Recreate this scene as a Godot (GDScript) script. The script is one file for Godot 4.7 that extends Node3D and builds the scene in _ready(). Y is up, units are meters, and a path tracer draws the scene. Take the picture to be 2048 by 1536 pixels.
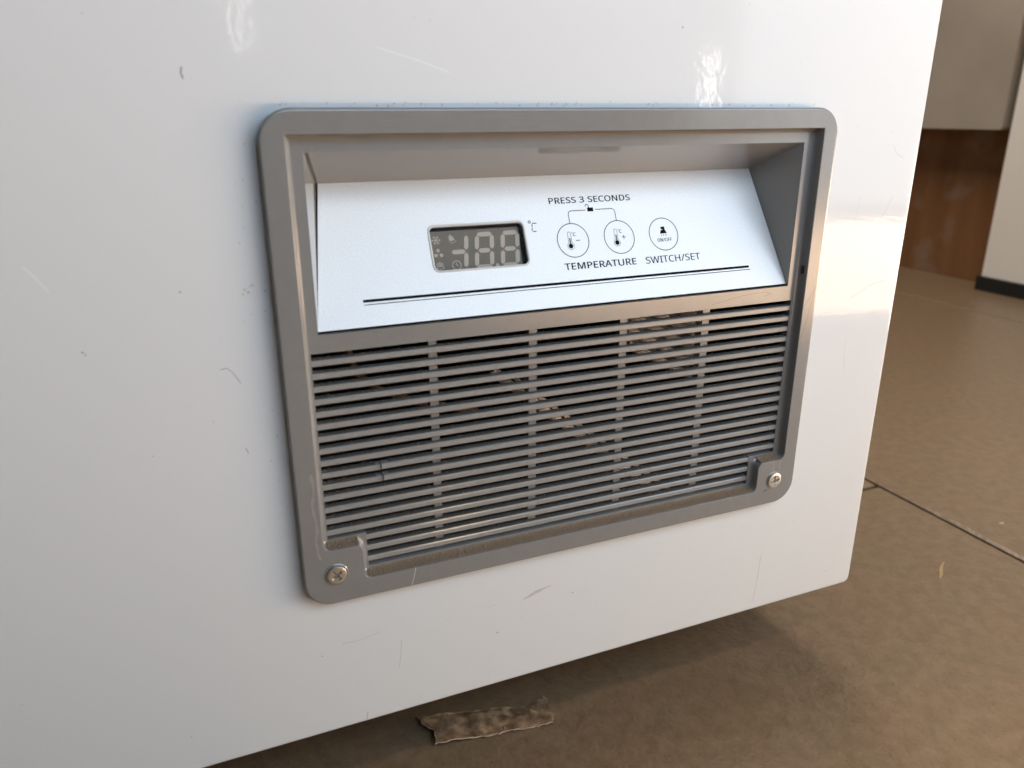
extends Node3D

# Units of the helpers are millimetres in the freezer panel's own frame: x right, y up, z out of the
# front; the panel's lower left corner is the origin and lies FLOOR millimetres above the floor.
const FLOOR := 130.0
const SHEET_Z := -5.5       # front sheet
const PLATE_Z := -5.0       # recessed plate inside the bezel

var rng := RandomNumberGenerator.new()
var mats := {}

func _ready() -> void:
	rng.seed = 4711
	set_camera()
	set_light()
	make_materials()
	build_floor()
	build_background()
	build_freezer()
	build_litter()

# ---------------------------------------------------------------- camera and light
func set_camera() -> void:
	var cam := Camera3D.new()
	cam.name = "camera"
	var p := Vector3(-0.02747, 0.20011 + FLOOR * 0.001, 0.29203)
	var fwd := Vector3(0.36434396, -0.33070453, -0.87056763)
	var up := Vector3(0.1295434, 0.94373241, -0.30428219)
	cam.fov = rad_to_deg(2.0 * atan(768.0 / 1553.5))
	cam.near = 0.02
	cam.far = 40.0
	add_child(cam)
	cam.look_at_from_position(p, p + fwd, up)
	var at := CameraAttributesPhysical.new()
	at.frustum_focal_length = 5.7
	at.frustum_focus_distance = 0.39
	at.exposure_aperture = 2.4
	at.frustum_near = 0.02
	at.frustum_far = 40.0
	cam.attributes = at
	cam.fov = rad_to_deg(2.0 * atan(768.0 / 1553.5))
	cam.current = true

func set_light() -> void:
	var we := WorldEnvironment.new()
	we.name = "environment"
	var e := Environment.new()
	e.background_mode = Environment.BG_COLOR
	e.background_color = Color(0.03, 0.028, 0.024).linear_to_srgb()
	e.tonemap_mode = Environment.TONE_MAPPER_LINEAR
	e.tonemap_exposure = 1.03
	e.sdfgi_enabled = true
	e.ssao_enabled = true
	e.ssil_enabled = true
	we.environment = e
	add_child(we)
	# daylight of the open front of the place, ahead of the freezer and to its right
	area("front_daylight", Vector3(0.36, 0.63, 0.50), Vector3(0.17, 0.36, 0.0), Vector2(0.78, 0.32), 1.42, Color(0.785, 0.895, 1.0))
	# strip of sunlit facade above it
	area("facade_light", Vector3(0.7, 2.1, 1.95), Vector3(0.12, 0.25, 0.0), Vector2(1.8, 0.3), 0.5, Color(1.0, 0.95, 0.87))
	# the open door to the right
	area("door_daylight", Vector3(2.15, 0.86, 1.35), Vector3(0.2, 0.5, 0.0), Vector2(1.5, 1.66), 0.52, Color(0.97, 0.99, 1.0))
	# narrow gaps through which the bright outside shows
	area("door_gap_light", Vector3(1.135, 0.375, 1.29), Vector3(0.187, 0.34, 0.0), Vector2(0.014, 0.17), 4.8, Color(1.0, 0.98, 0.95))
	area("front_gap_light", Vector3(0.139, 0.535, 1.59), Vector3(0.0, 0.36, 0.0), Vector2(0.012, 0.14), 3.2, Color(1.0, 0.98, 0.95))
	# sunlit foot of the door leaf
	area("door_leaf_light", Vector3(1.05, 0.15, 0.34), Vector3(0.15, 0.03, 0.0), Vector2(0.28, 0.26), 5.4, Color(1.0, 0.88, 0.73))
	# lamp of the room behind the freezer
	area("room_lamp", Vector3(0.40, 2.3, -0.75), Vector3(0.95, 0.0, -0.7), Vector2(1.0, 1.0), 4.2, Color(1.0, 0.95, 0.90))
	# the sun that comes through the door on to the floor beside it
	var s := SpotLight3D.new()
	s.name = "door_sun"
	s.light_color = Color(1.0, 0.96, 0.92)
	s.light_energy = 2050.0
	s.light_size = 0.0
	s.spot_angle = 6.8
	s.spot_range = 8.0
	s.spot_angle_attenuation = 0.05
	s.spot_attenuation = 2.0
	s.shadow_enabled = true
	add_child(s)
	s.look_at_from_position(Vector3(5.2, 2.2, 1.20), Vector3(1.60, 0.0, 1.15), Vector3.UP)

	# hazy pool of low sun on the floor in front of the freezer, out of the picture
	var h := SpotLight3D.new()
	h.name = "floor_sun"
	h.light_color = Color(1.0, 0.87, 0.70)
	h.light_energy = 6.8
	h.light_size = 0.1
	h.spot_angle = 13.0
	h.spot_range = 8.0
	h.spot_angle_attenuation = 1.0
	h.spot_attenuation = 2.0
	h.shadow_enabled = true
	add_child(h)
	h.look_at_from_position(Vector3(0.75, 2.2, 1.3), Vector3(0.25, 0.0, 0.51), Vector3.UP)

func area(called: String, at: Vector3, to: Vector3, size: Vector2, energy: float, col: Color) -> void:
	var a := AreaLight3D.new()
	a.name = called
	a.area_size = size
	a.area_normalize_energy = false
	a.light_energy = energy
	a.light_color = col
	a.shadow_enabled = true
	add_child(a)
	a.look_at_from_position(at, to, Vector3.UP)

# ---------------------------------------------------------------- materials
func mat(col: Color, rough: float, metal := 0.0, spec := 0.5) -> StandardMaterial3D:
	var m := StandardMaterial3D.new()
	m.albedo_color = col.linear_to_srgb()
	m.roughness = rough
	m.metallic = metal
	m.metallic_specular = spec
	m.cull_mode = BaseMaterial3D.CULL_DISABLED
	return m

func noise_tex(size: Vector2i, freq: float, lo: Color, hi: Color, octaves := 4, seed_ := 1, normal := false, strength := 4.0) -> NoiseTexture2D:
	var n := FastNoiseLite.new()
	n.seed = seed_
	n.noise_type = FastNoiseLite.TYPE_SIMPLEX_SMOOTH
	n.frequency = freq
	n.fractal_octaves = octaves
	var t := NoiseTexture2D.new()
	t.width = size.x
	t.height = size.y
	t.seamless = true
	t.noise = n
	if normal:
		t.as_normal_map = true
		t.bump_strength = strength
	else:
		var g := Gradient.new()
		g.set_color(0, lo.linear_to_srgb())
		g.set_color(1, hi.linear_to_srgb())
		t.color_ramp = g
	return t

func make_materials() -> void:
	# white coated sheet steel: gloss with orange peel, a few marks
	var w := mat(Color(1, 1, 1), 0.05)
	w.albedo_texture = sheet_texture()
	w.normal_enabled = true
	w.normal_texture = noise_tex(Vector2i(2048, 1434), 0.05, Color.BLACK, Color.WHITE, 3, 21, true, 6.0)
	w.normal_scale = 0.016
	mats.sheet = w
	mats.side = mat(Color(0.78, 0.78, 0.76), 0.12)
	# grey moulded plastic
	var p := mat(Color(1, 1, 1), 0.18, 0.0, 0.7)
	p.albedo_texture = plastic_texture()
	mats.plastic = p
	var ps := mat(Color(0.232, 0.225, 0.215), 0.0, 0.0, 0.9)
	mats.pocket = ps
	var sm := mat(Color(1, 1, 1), 0.2, 0.0, 0.7)
	sm.albedo_texture = noise_tex(Vector2i(512, 512), 0.05, Color(0.265, 0.254, 0.240), Color(0.295, 0.283, 0.268), 5, 44)
	sm.uv1_triplanar = true
	sm.uv1_world_triplanar = true
	sm.uv1_scale = Vector3(12, 12, 12)
	mats.slat = sm
	# silver film of the label
	var l := mat(Color(1, 1, 1), 0.45, 0.25)
	l.albedo_texture = noise_tex(Vector2i(1024, 1024), 0.35, Color(0.66, 0.652, 0.64), Color(0.87, 0.856, 0.838), 3, 9)
	mats.label = l
	mats.print = mat(Color(0.010, 0.010, 0.011), 0.7, 0.0, 0.1)
	mats.rim = mat(Color(0.62, 0.585, 0.53), 0.35)
	mats.lcd = mat(Color(0.18, 0.165, 0.14), 0.7, 0.0, 0.12)
	mats.lcd_dark = mat(Color(0.025, 0.025, 0.024), 0.7, 0.0, 0.1)
	mats.segment = mat(Color(0.47, 0.42, 0.36), 0.7, 0.0, 0.12)
	var gl := mat(Color(0.05, 0.05, 0.05), 0.03, 0.0, 0.12)
	gl.transparency = BaseMaterial3D.TRANSPARENCY_ALPHA
	gl.albedo_color.a = 0.03
	mats.pane = gl
	var z := mat(Color(0.74, 0.75, 0.73), 0.3, 1.0)
	mats.zinc = z
	mats.dark = mat(Color(0.018, 0.017, 0.017), 0.6)
	mats.bay = mat(Color(0.11, 0.11, 0.11), 0.6)
	mats.tube = mat(Color(0.86, 0.72, 0.62), 0.4)
	mats.tube_rust = mat(Color(0.30, 0.16, 0.09), 0.6)
	mats.tube_grey = mat(Color(0.20, 0.22, 0.21), 0.5)
	var du := mat(Color(1, 1, 1), 0.95)
	du.albedo_texture = noise_tex(Vector2i(512, 512), 0.09, Color(0.10, 0.066, 0.042), Color(0.34, 0.25, 0.17), 4, 3)
	du.uv1_triplanar = true
	du.uv1_scale = Vector3(30, 30, 30)
	mats.dust = du
	mats.lint = mat(Color(0.42, 0.34, 0.27), 0.9)
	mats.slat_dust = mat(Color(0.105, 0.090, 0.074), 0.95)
	# floor
	var f := mat(Color(1, 1, 1), 0.36)
	f.albedo_texture = floor_texture()
	f.uv1_scale = Vector3(1, 1, 1)
	f.normal_enabled = true
	f.normal_texture = noise_tex(Vector2i(1024, 1024), 0.10, Color.BLACK, Color.WHITE, 4, 15, true, 6.0)
	f.normal_scale = 0.10
	mats.floor = f
	f.albedo_color = Color(0.87, 0.84, 0.805).linear_to_srgb()
	mats.joint = mat(Color(0.035, 0.026, 0.018), 0.9)
	# background
	var b := mat(Color(1, 1, 1), 0.6)
	b.albedo_texture = noise_tex(Vector2i(512, 512), 0.006, Color(0.33, 0.29, 0.24), Color(0.42, 0.37, 0.31), 4, 31)
	b.uv1_triplanar = true
	mats.beige = b
	var wd := mat(Color(1, 1, 1), 0.38)
	wd.albedo_texture = wood_texture()
	wd.uv1_triplanar = true
	wd.uv1_scale = Vector3(1.6, 1.6, 1.6)
	mats.wood = wd
	mats.white_wall = mat(Color(0.80, 0.77, 0.71), 0.7)
	mats.skirting = mat(Color(0.016, 0.017, 0.018), 0.35)
	var c := mat(Color(1, 1, 1), 0.9)
	c.albedo_texture = noise_tex(Vector2i(512, 512), 0.022, Color(0.06, 0.038, 0.022), Color(0.56, 0.44, 0.33), 6, 77)
	c.albedo_color = Color(1.0, 0.86, 0.70).linear_to_srgb()
	c.uv1_triplanar = true
	c.uv1_scale = Vector3(8, 8, 8)
	mats.card = c
	mats.card_edge = mat(Color(0.55, 0.41, 0.31), 0.9)
	mats.straw = mat(Color(0.42, 0.31, 0.16), 0.8)
	mats.chip = mat(Color(0.36, 0.32, 0.26), 0.8)

func stroke(img: Image, pts: PackedVector2Array, width: float, col: Color, alpha: float) -> void:
	for i in pts.size() - 1:
		var a := pts[i]
		var b := pts[i + 1]
		var n := int(ceil(a.distance_to(b) * 1.5)) + 1
		for k in n:
			dab(img, a.lerp(b, float(k) / n), width * 0.5, col, alpha)

func dab(img: Image, c: Vector2, r: float, col: Color, alpha: float) -> void:
	var e := int(ceil(r + 1.0))
	for dy in range(-e, e + 1):
		for dx in range(-e, e + 1):
			var x := int(c.x) + dx
			var y := int(c.y) + dy
			if x < 0 or y < 0 or x >= img.get_width() or y >= img.get_height():
				continue
			var d := Vector2(x + 0.5, y + 0.5).distance_to(c)
			var k: float = clampf(r + 0.5 - d, 0.0, 1.0) * alpha
			if k > 0.0:
				img.set_pixel(x, y, img.get_pixel(x, y).lerp(col, k))

# sheet texture covers x -160..340, y -80..270 (mm)
func sp(x: float, y: float) -> Vector2:
	return Vector2((x + 160.0) / 500.0 * 2048.0, (270.0 - y) / 350.0 * 1434.0)

func sheet_texture() -> ImageTexture:
	var base := Color(0.77, 0.77, 0.765).linear_to_srgb()
	var img := Image.create(2048, 1434, false, Image.FORMAT_RGB8)
	img.fill(base)
	var grey := Color(0.10, 0.09, 0.09)
	var tan_ := Color(0.62, 0.50, 0.38)
	var pink := Color(0.55, 0.43, 0.40)
	# fibres
	stroke(img, PackedVector2Array([sp(-21.2, 214.2), sp(-21.6, 212.6), sp(-21.1, 210.7)]), 1.5, Color(0.45, 0.45, 0.47), 0.7)
	stroke(img, PackedVector2Array([sp(-21.5, 109), sp(-19.2, 109.3), sp(-17.6, 107.8), sp(-15.8, 104.6), sp(-14.8, 102.6)]), 1.0, Color(0.52, 0.51, 0.51), 0.45)
	stroke(img, PackedVector2Array([sp(-16, 76), sp(-15.2, 73.5)]), 1.0, Color(0.5, 0.48, 0.46), 0.45)
	# brown spatter
	for q in [[-31.5, 139.5, 2.6], [-9.6, 138.5, 2.3], [-8.4, 137.4, 2.6], [-10.3, 136.8, 2.0], [-7.5, 139.6, 1.6]]:
		dab(img, sp(q[0], q[1]), q[2] * 0.75, tan_.lightened(0.2), 0.5)
	# scuffs and scratches
	for k in 9:
		var y := -22.6 - k * 0.42
		var x0 := 109.5 - k * 0.9 + rng.randf_range(-1, 1)
		stroke(img, PackedVector2Array([sp(x0, y), sp(x0 + 9.5 - k * 0.6, y + 1.1)]), 1.6, Color(0.68, 0.58, 0.55), 0.13)
	stroke(img, PackedVector2Array([sp(249, -35), sp(248.4, -50), sp(247.0, -66)]), 1.6, Color(0.80, 0.75, 0.70), 0.45)
	stroke(img, PackedVector2Array([sp(41.2, -31), sp(40.4, -40), sp(39.4, -46)]), 1.1, Color(0.75, 0.71, 0.67), 0.4)
	stroke(img, PackedVector2Array([sp(22.5, -70.5), sp(23.2, -66)]), 1.1, Color(0.7, 0.54, 0.48), 0.5)
	stroke(img, PackedVector2Array([sp(14, -25), sp(20, -25.6), sp(32, -24)]), 1.3, Color(0.75, 0.71, 0.67), 0.25)
	stroke(img, PackedVector2Array([sp(45, 222), sp(60, 218), sp(72, 214)]), 2.0, Color(0.95, 0.95, 0.96), 0.5)
	stroke(img, PackedVector2Array([sp(-78, 152), sp(-75, 148), sp(-72, 143)]), 2.2, Color(0.95, 0.95, 0.95), 0.45)
	stroke(img, PackedVector2Array([sp(302, 184), sp(305, 180), sp(310, 178)]), 1.6, Color(0.80, 0.80, 0.79), 0.4)
	stroke(img, PackedVector2Array([sp(307, 160), sp(304, 153), sp(300, 147)]), 1.5, Color(0.82, 0.81, 0.80), 0.35)
	stroke(img, PackedVector2Array([sp(285, 160), sp(284, 150), sp(285, 135)]), 1.2, Color(0.80, 0.79, 0.78), 0.25)
	stroke(img, PackedVector2Array([sp(289, 85), sp(290, 75), sp(291, 68)]), 1.2, Color(0.80, 0.78, 0.76), 0.35)
	stroke(img, PackedVector2Array([sp(288, 108), sp(300, 114), sp(312, 116)]), 1.4, Color(0.72, 0.70, 0.68), 0.5)
	for k in 26:
		var c := Vector2(rng.randf_range(20, 250), rng.randf_range(-66, -12))
		var d := Vector2(rng.randf_range(-8, 8), rng.randf_range(-2, 2))
		stroke(img, PackedVector2Array([sp(c.x, c.y), sp(c.x + d.x, c.y + d.y)]), 1.1, Color(0.78, 0.73, 0.69), 0.12)
	# specks of dirt, thickest along the panel's upper edge
	for k in 70:
		var x := rng.randf_range(4, 256)
		var y := 202.2 + absf(rng.randfn(0, 0.7))
		dab(img, sp(x, y), rng.randf_range(0.5, 1.5), Color(0.42, 0.39, 0.35), rng.randf_range(0.1, 0.5))
	for k in 60:
		dab(img, sp(-1.0 - absf(rng.randfn(0, 4)), rng.randf_range(30, 205)), rng.randf_range(0.5, 1.0), Color(0.33, 0.31, 0.3), rng.randf_range(0.1, 0.4))
	for k in 90:
		dab(img, sp(rng.randf_range(-155, 318), rng.randf_range(-70, 268)), rng.randf_range(0.4, 1.1), grey.lerp(tan_, rng.randf()), rng.randf_range(0.05, 0.35))
	for q in [[174, 233, 1.9], [-65.5, 121, 1.8], [-64.8, 120.0, 1.4], [130, -29, 1.8], [89, -41, 2.0], [5, -29, 1.3], [300, -59, 1.5]]:
		dab(img, sp(q[0], q[1]), q[2] * 0.8, Color(0.42, 0.41, 0.41), 0.6)
	return ImageTexture.create_from_image(img)

# plastic texture covers x 0..260, y 0..202 (mm)
func pp(x: float, y: float) -> Vector2:
	return Vector2(x / 260.0 * 2048.0, (202.0 - y) / 202.0 * 1592.0)

func plastic_texture() -> ImageTexture:
	var n := FastNoiseLite.new()
	n.seed = 8
	n.frequency = 0.012
	n.fractal_octaves = 4
	var base := Color(0.232, 0.225, 0.215).linear_to_srgb()
	var img := Image.create(2048, 1592, false, Image.FORMAT_RGB8)
	img.fill(base)
	for y in range(0, 1592, 2):
		for x in range(0, 2048, 2):
			var k := 1.0 + 0.018 * n.get_noise_2d(x, y) + rng.randf_range(-0.012, 0.012)
			img.fill_rect(Rect2i(x, y, 2, 2), Color(base.r * k, base.g * k, base.b * k))
	var pale := Color(0.66, 0.65, 0.63)
	for k in 40:        # fine scratches
		var c := Vector2(rng.randf_range(2, 258), rng.randf_range(2, 200))
		var d := Vector2.from_angle(rng.randfn(0.1, 0.5)) * rng.randf_range(1.0, 8.0)
		stroke(img, PackedVector2Array([pp(c.x, c.y), pp(c.x + d.x, c.y + d.y)]), 1.0, pale, rng.randf_range(0.06, 0.22))
	for k in 160:
		dab(img, pp(rng.randf_range(0, 260), rng.randf_range(0, 202)), rng.randf_range(0.5, 1.5), pale, rng.randf_range(0.08, 0.4))
	for k in 10:        # worn streaks on the upper rail
		var x := rng.randf_range(40, 120)
		var y := rng.randf_range(194, 200)
		stroke(img, PackedVector2Array([pp(x, y), pp(x + rng.randf_range(5, 20), y + rng.randf_range(-0.8, 0.8))]), 1.0, pale, 0.2)
	stroke(img, PackedVector2Array([pp(48.3, 9.0), pp(47.4, 5), pp(46.0, 0.4)]), 2.2, Color(0.80, 0.77, 0.73), 0.85)
	# glue stain on the lower left
	var prev := Vector2(7.0, 62)
	for k in 16:
		var q := Vector2(7.0 + 0.5 * sin(k * 0.9) + rng.randf_range(-0.3, 0.3), 62.0 - k * 2.6)
		stroke(img, PackedVector2Array([pp(prev.x, prev.y), pp(q.x, q.y)]), rng.randf_range(4, 10), Color(0.60, 0.575, 0.55), 0.28)
		prev = q
	# handling marks beside the lower right screw
	stroke(img, PackedVector2Array([pp(245.5, 25), pp(245.2, 19.5)]), 4.0, Color(0.62, 0.6, 0.57), 0.3)
	stroke(img, PackedVector2Array([pp(249.5, 25), pp(249.2, 20)]), 4.0, Color(0.62, 0.6, 0.57), 0.3)
	stroke(img, PackedVector2Array([pp(240.6, 8.3), pp(242.4, 9.0)]), 4.5, Color(0.33, 0.3, 0.27), 0.55)
	# fine dark lines on the right rail and the middle band
	stroke(img, PackedVector2Array([pp(259.5, 120), pp(255, 112), pp(252.2, 108)]), 1.6, Color(0.34, 0.31, 0.29), 0.6)
	stroke(img, PackedVector2Array([pp(258, 118), pp(255.5, 103), pp(253, 92)]), 1.4, Color(0.34, 0.31, 0.29), 0.6)
	stroke(img, PackedVector2Array([pp(200, 113), pp(218, 116), pp(232, 116.6), pp(235, 115.4), pp(231, 114.4)]), 1.3, Color(0.34, 0.31, 0.29), 0.5)
	return ImageTexture.create_from_image(img)

func floor_texture() -> ImageTexture:
	var a := FastNoiseLite.new()
	a.seed = 3
	a.frequency = 0.006
	a.fractal_octaves = 5
	var b := FastNoiseLite.new()
	b.seed = 12
	b.frequency = 0.035
	b.fractal_octaves = 4
	b.fractal_gain = 0.6
	var img := Image.create(1024, 1024, false, Image.FORMAT_RGB8)
	var dark := Color(0.125, 0.081, 0.045)
	var light := Color(0.30, 0.225, 0.152)
	var green := Color(0.190, 0.150, 0.088)
	var red := Color(0.215, 0.138, 0.090)
	for y in 1024:
		for x in 1024:
			var u := clampf(0.5 + 0.62 * b.get_noise_2d(x, y * 1.0) + rng.randf_range(-0.24, 0.24), 0, 1)
			var v := clampf(0.5 + 1.1 * a.get_noise_2d(x, y), 0, 1)
			var c := dark.lerp(light, 0.25 + 0.5 * u)
			c = c.lerp(green if v > 0.5 else red, absf(v - 0.5) * 0.6)
			img.set_pixel(x, y, c.linear_to_srgb())
	for k in 5000:
		dab(img, Vector2(rng.randi_range(0, 1023), rng.randi_range(0, 1023)), rng.randf_range(0.4, 1.2), Color(0.62, 0.55, 0.46) if rng.randf() < 0.3 else Color(0.25, 0.19, 0.13), rng.randf_range(0.1, 0.4))
	return ImageTexture.create_from_image(img)

func wood_texture() -> ImageTexture:
	var a := FastNoiseLite.new()
	a.seed = 40
	a.frequency = 0.02
	a.fractal_octaves = 4
	var img := Image.create(512, 512, false, Image.FORMAT_RGB8)
	for y in 512:
		for x in 512:
			var k := 0.5 + 0.5 * a.get_noise_2d(x * 1.2, y * 0.12)
			var s := clampf((a.get_noise_2d(x * 0.6 + 900.0, y * 0.6) - 0.18) * 2.2, 0, 1)
			var c := Color(0.16, 0.074, 0.030).lerp(Color(0.25, 0.122, 0.054), k)
			c = c.lerp(Color(0.26, 0.20, 0.16), s * 0.5)
			img.set_pixel(x, y, c.linear_to_srgb())
	return ImageTexture.create_from_image(img)

# ---------------------------------------------------------------- mesh helpers (millimetres in, metres out)
class Shape:
	var st := SurfaceTool.new()
	var uv_o := Vector2.ZERO
	var uv_s := Vector2(1, 1)
	func _init() -> void:
		st.begin(Mesh.PRIMITIVE_TRIANGLES)
		st.set_smooth_group(-1)
	func v(p: Vector3) -> void:
		st.set_uv(Vector2((p.x - uv_o.x) / uv_s.x, (uv_o.y - p.y) / uv_s.y))
		st.add_vertex(p * 0.001)
	# counter-clockwise as seen from the front
	func tri(a: Vector3, b: Vector3, c: Vector3) -> void:
		v(a); v(c); v(b)
	func quad(a: Vector3, b: Vector3, c: Vector3, d: Vector3) -> void:
		tri(a, b, c)
		tri(a, c, d)
	func poly(pts: PackedVector2Array, z: float) -> void:
		var idx := Geometry2D.triangulate_polygon(pts)
		if idx.is_empty():
			push_error("polygon not triangulated")
		for k in range(0, idx.size(), 3):
			var a := pts[idx[k]]
			var b := pts[idx[k + 1]]
			var c := pts[idx[k + 2]]
			if (b - a).cross(c - a) < 0:
				var t := b
				b = c
				c = t
			tri(Vector3(a.x, a.y, z), Vector3(b.x, b.y, z), Vector3(c.x, c.y, z))
	func strip(lo: Array, hi: Array, closed := true) -> void:
		var n := lo.size()
		for i in (n if closed else n - 1):
			var j := (i + 1) % n
			quad(lo[i], lo[j], hi[j], hi[i])
	func box(a: Vector3, b: Vector3) -> void:
		var x0 := a.x; var y0 := a.y; var z0 := a.z
		var x1 := b.x; var y1 := b.y; var z1 := b.z
		quad(Vector3(x0, y0, z1), Vector3(x1, y0, z1), Vector3(x1, y1, z1), Vector3(x0, y1, z1))
		quad(Vector3(x1, y0, z0), Vector3(x0, y0, z0), Vector3(x0, y1, z0), Vector3(x1, y1, z0))
		quad(Vector3(x1, y0, z1), Vector3(x1, y0, z0), Vector3(x1, y1, z0), Vector3(x1, y1, z1))
		quad(Vector3(x0, y0, z0), Vector3(x0, y0, z1), Vector3(x0, y1, z1), Vector3(x0, y1, z0))
		quad(Vector3(x0, y1, z1), Vector3(x1, y1, z1), Vector3(x1, y1, z0), Vector3(x0, y1, z0))
		quad(Vector3(x0, y0, z0), Vector3(x1, y0, z0), Vector3(x1, y0, z1), Vector3(x0, y0, z1))
	# box whose long edges (along x) are chamfered on the front and top
	func bar(a: Vector3, b: Vector3, c: float) -> void:
		var prof := [Vector2(a.y, a.z), Vector2(a.y, b.z - c), Vector2(a.y + c, b.z), Vector2(b.y - c, b.z), Vector2(b.y, b.z - c), Vector2(b.y, a.z)]
		var l := []
		var r := []
		for q in prof:
			l.append(Vector3(a.x, q.x, q.y))
			r.append(Vector3(b.x, q.x, q.y))
		for i in prof.size():
			var j := (i + 1) % prof.size()
			quad(l[i], r[i], r[j], l[j])
		for i in range(1, prof.size() - 1):
			tri(l[0], l[i], l[i + 1])
			tri(r[0], r[i + 1], r[i])
	func tube(pts: Array, r: float, sides := 8) -> void:
		var rings := []
		for i in pts.size():
			var d: Vector3 = (pts[mini(i + 1, pts.size() - 1)] - pts[maxi(i - 1, 0)]).normalized()
			var s := d.cross(Vector3(0.31, 0.2, 0.93)).normalized()
			var t := s.cross(d)
			var ring := []
			for k in sides:
				var a := TAU * k / sides
				ring.append(pts[i] + (s * cos(a) + t * sin(a)) * r)
			rings.append(ring)
		for i in rings.size() - 1:
			strip(rings[i], rings[i + 1])
		for k in range(1, sides - 1):
			tri(rings[0][0], rings[0][k + 1], rings[0][k])
			tri(rings[-1][0], rings[-1][k], rings[-1][k + 1])
	func done() -> ArrayMesh:
		st.generate_normals()
		return st.commit()

func shape(o := Vector2(0, 202), s := Vector2(260, 202)) -> Shape:
	var q := Shape.new()
	q.uv_o = o
	q.uv_s = s
	return q

func put(called: String, sh: Shape, m: Material, parent: Node, at := Vector3.ZERO) -> MeshInstance3D:
	return put_mesh(called, sh.done(), m, parent, at)

func put_mesh(called: String, me: Mesh, m: Material, parent: Node, at := Vector3.ZERO) -> MeshInstance3D:
	var o := MeshInstance3D.new()
	o.name = called
	o.mesh = me
	o.material_override = m
	o.position = at * 0.001
	parent.add_child(o, true)
	return o

func tag(o: Node, label: String, category: String, group := "") -> void:
	o.set_meta("label", label)
	o.set_meta("category", category)
	if group != "":
		o.set_meta("group", group)

# closed polygon with rounded corners: each entry is [x, y, radius]
func rounded(pts: Array, seg := 8) -> PackedVector2Array:
	var out := PackedVector2Array()
	var n := pts.size()
	for i in n:
		var p := Vector2(pts[i][0], pts[i][1])
		var r: float = pts[i][2]
		if r <= 0.0:
			out.append(p)
			continue
		var a := Vector2(pts[(i + n - 1) % n][0], pts[(i + n - 1) % n][1])
		var b := Vector2(pts[(i + 1) % n][0], pts[(i + 1) % n][1])
		var da := (a - p).normalized()
		var db := (b - p).normalized()
		var half := acos(clampf(da.dot(db), -1, 1)) / 2.0
		var t := r / tan(half)
		var c := p + (da + db).normalized() * (r / sin(half))
		var s0 := (p + da * t - c).angle()
		var s1 := (p + db * t - c).angle()
		var sweep := wrapf(s1 - s0, -PI, PI)
		for k in seg + 1:
			out.append(c + Vector2.from_angle(s0 + sweep * k / seg) * r)
	return out

# moves a counter-clockwise polygon's edges inwards (to the left of travel) by d
func inset(pts: PackedVector2Array, d: float) -> PackedVector2Array:
	var out := PackedVector2Array()
	var n := pts.size()
	for i in n:
		var e0 := (pts[i] - pts[(i + n - 1) % n]).normalized()
		var e1 := (pts[(i + 1) % n] - pts[i]).normalized()
		var n0 := Vector2(-e0.y, e0.x)
		var n1 := Vector2(-e1.y, e1.x)
		var m := (n0 + n1).normalized()
		out.append(pts[i] + m * d / maxf(0.3, m.dot(n0)))
	return out

func at_z(pts: PackedVector2Array, z: float) -> Array:
	var out := []
	for p in pts:
		out.append(Vector3(p.x, p.y, z))
	return out

# face between two counter-clockwise loops that both start on the line x = cut (top) and cross it again below
func ring_face(sh: Shape, outer: PackedVector2Array, inner: PackedVector2Array, cut: float, z: float) -> void:
	for side in 2:
		var a := half_loop(outer, cut, side)
		var b := half_loop(inner, cut, side)
		b.reverse()
		a.append_array(b)
		sh.poly(a, z)

func half_loop(l: PackedVector2Array, cut: float, side: int) -> PackedVector2Array:
	var k := 1
	while absf(l[k].x - cut) > 1e-3:
		k += 1
	var out := PackedVector2Array()
	if side == 0:
		for i in k + 1:
			out.append(l[i])
	else:
		for i in range(k, l.size()):
			out.append(l[i])
		out.append(l[0])
	return out

# ---------------------------------------------------------------- floor and background
func build_floor() -> void:
	var fl := Node3D.new()
	fl.name = "floor"
	fl.set_meta("kind", "structure")
	add_child(fl)
	var base := shape(Vector2.ZERO, Vector2(700, 700))
	base.box(Vector3(-3200, -40, -2600), Vector3(3400, -7, 3600))
	put("joint_bed", base, mats.joint, fl)
	var xs := [-3200.0, -1500.0, -477.0, 542.5, 1230.0, 3400.0]
	var zs := [[-2600.0, -1200.0, -180.0, 840.0, 3600.0], [-2600.0, -1200.0, -180.0, 840.0, 3600.0], [-2600.0, -1200.0, -180.0, 840.0, 3600.0], [-2600.0, -860.0, 1900.0, 3600.0], [-2600.0, 300.0, 2100.0, 3600.0]]
	for i in xs.size() - 1:
		for k in zs[i].size() - 1:
			var sh := shape(Vector2(rng.randf_range(0, 900), rng.randf_range(0, 900)), Vector2(520, 520))
			var g := 2.1
			var c := 2.6
			var x0: float = xs[i] + g
			var x1: float = xs[i + 1] - g
			var z0: float = zs[i][k] + g
			var z1: float = zs[i][k + 1] - g
			slab(sh, x0, x1, z0, z1, c)
			put("slab", sh, mats.floor, fl)

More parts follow.
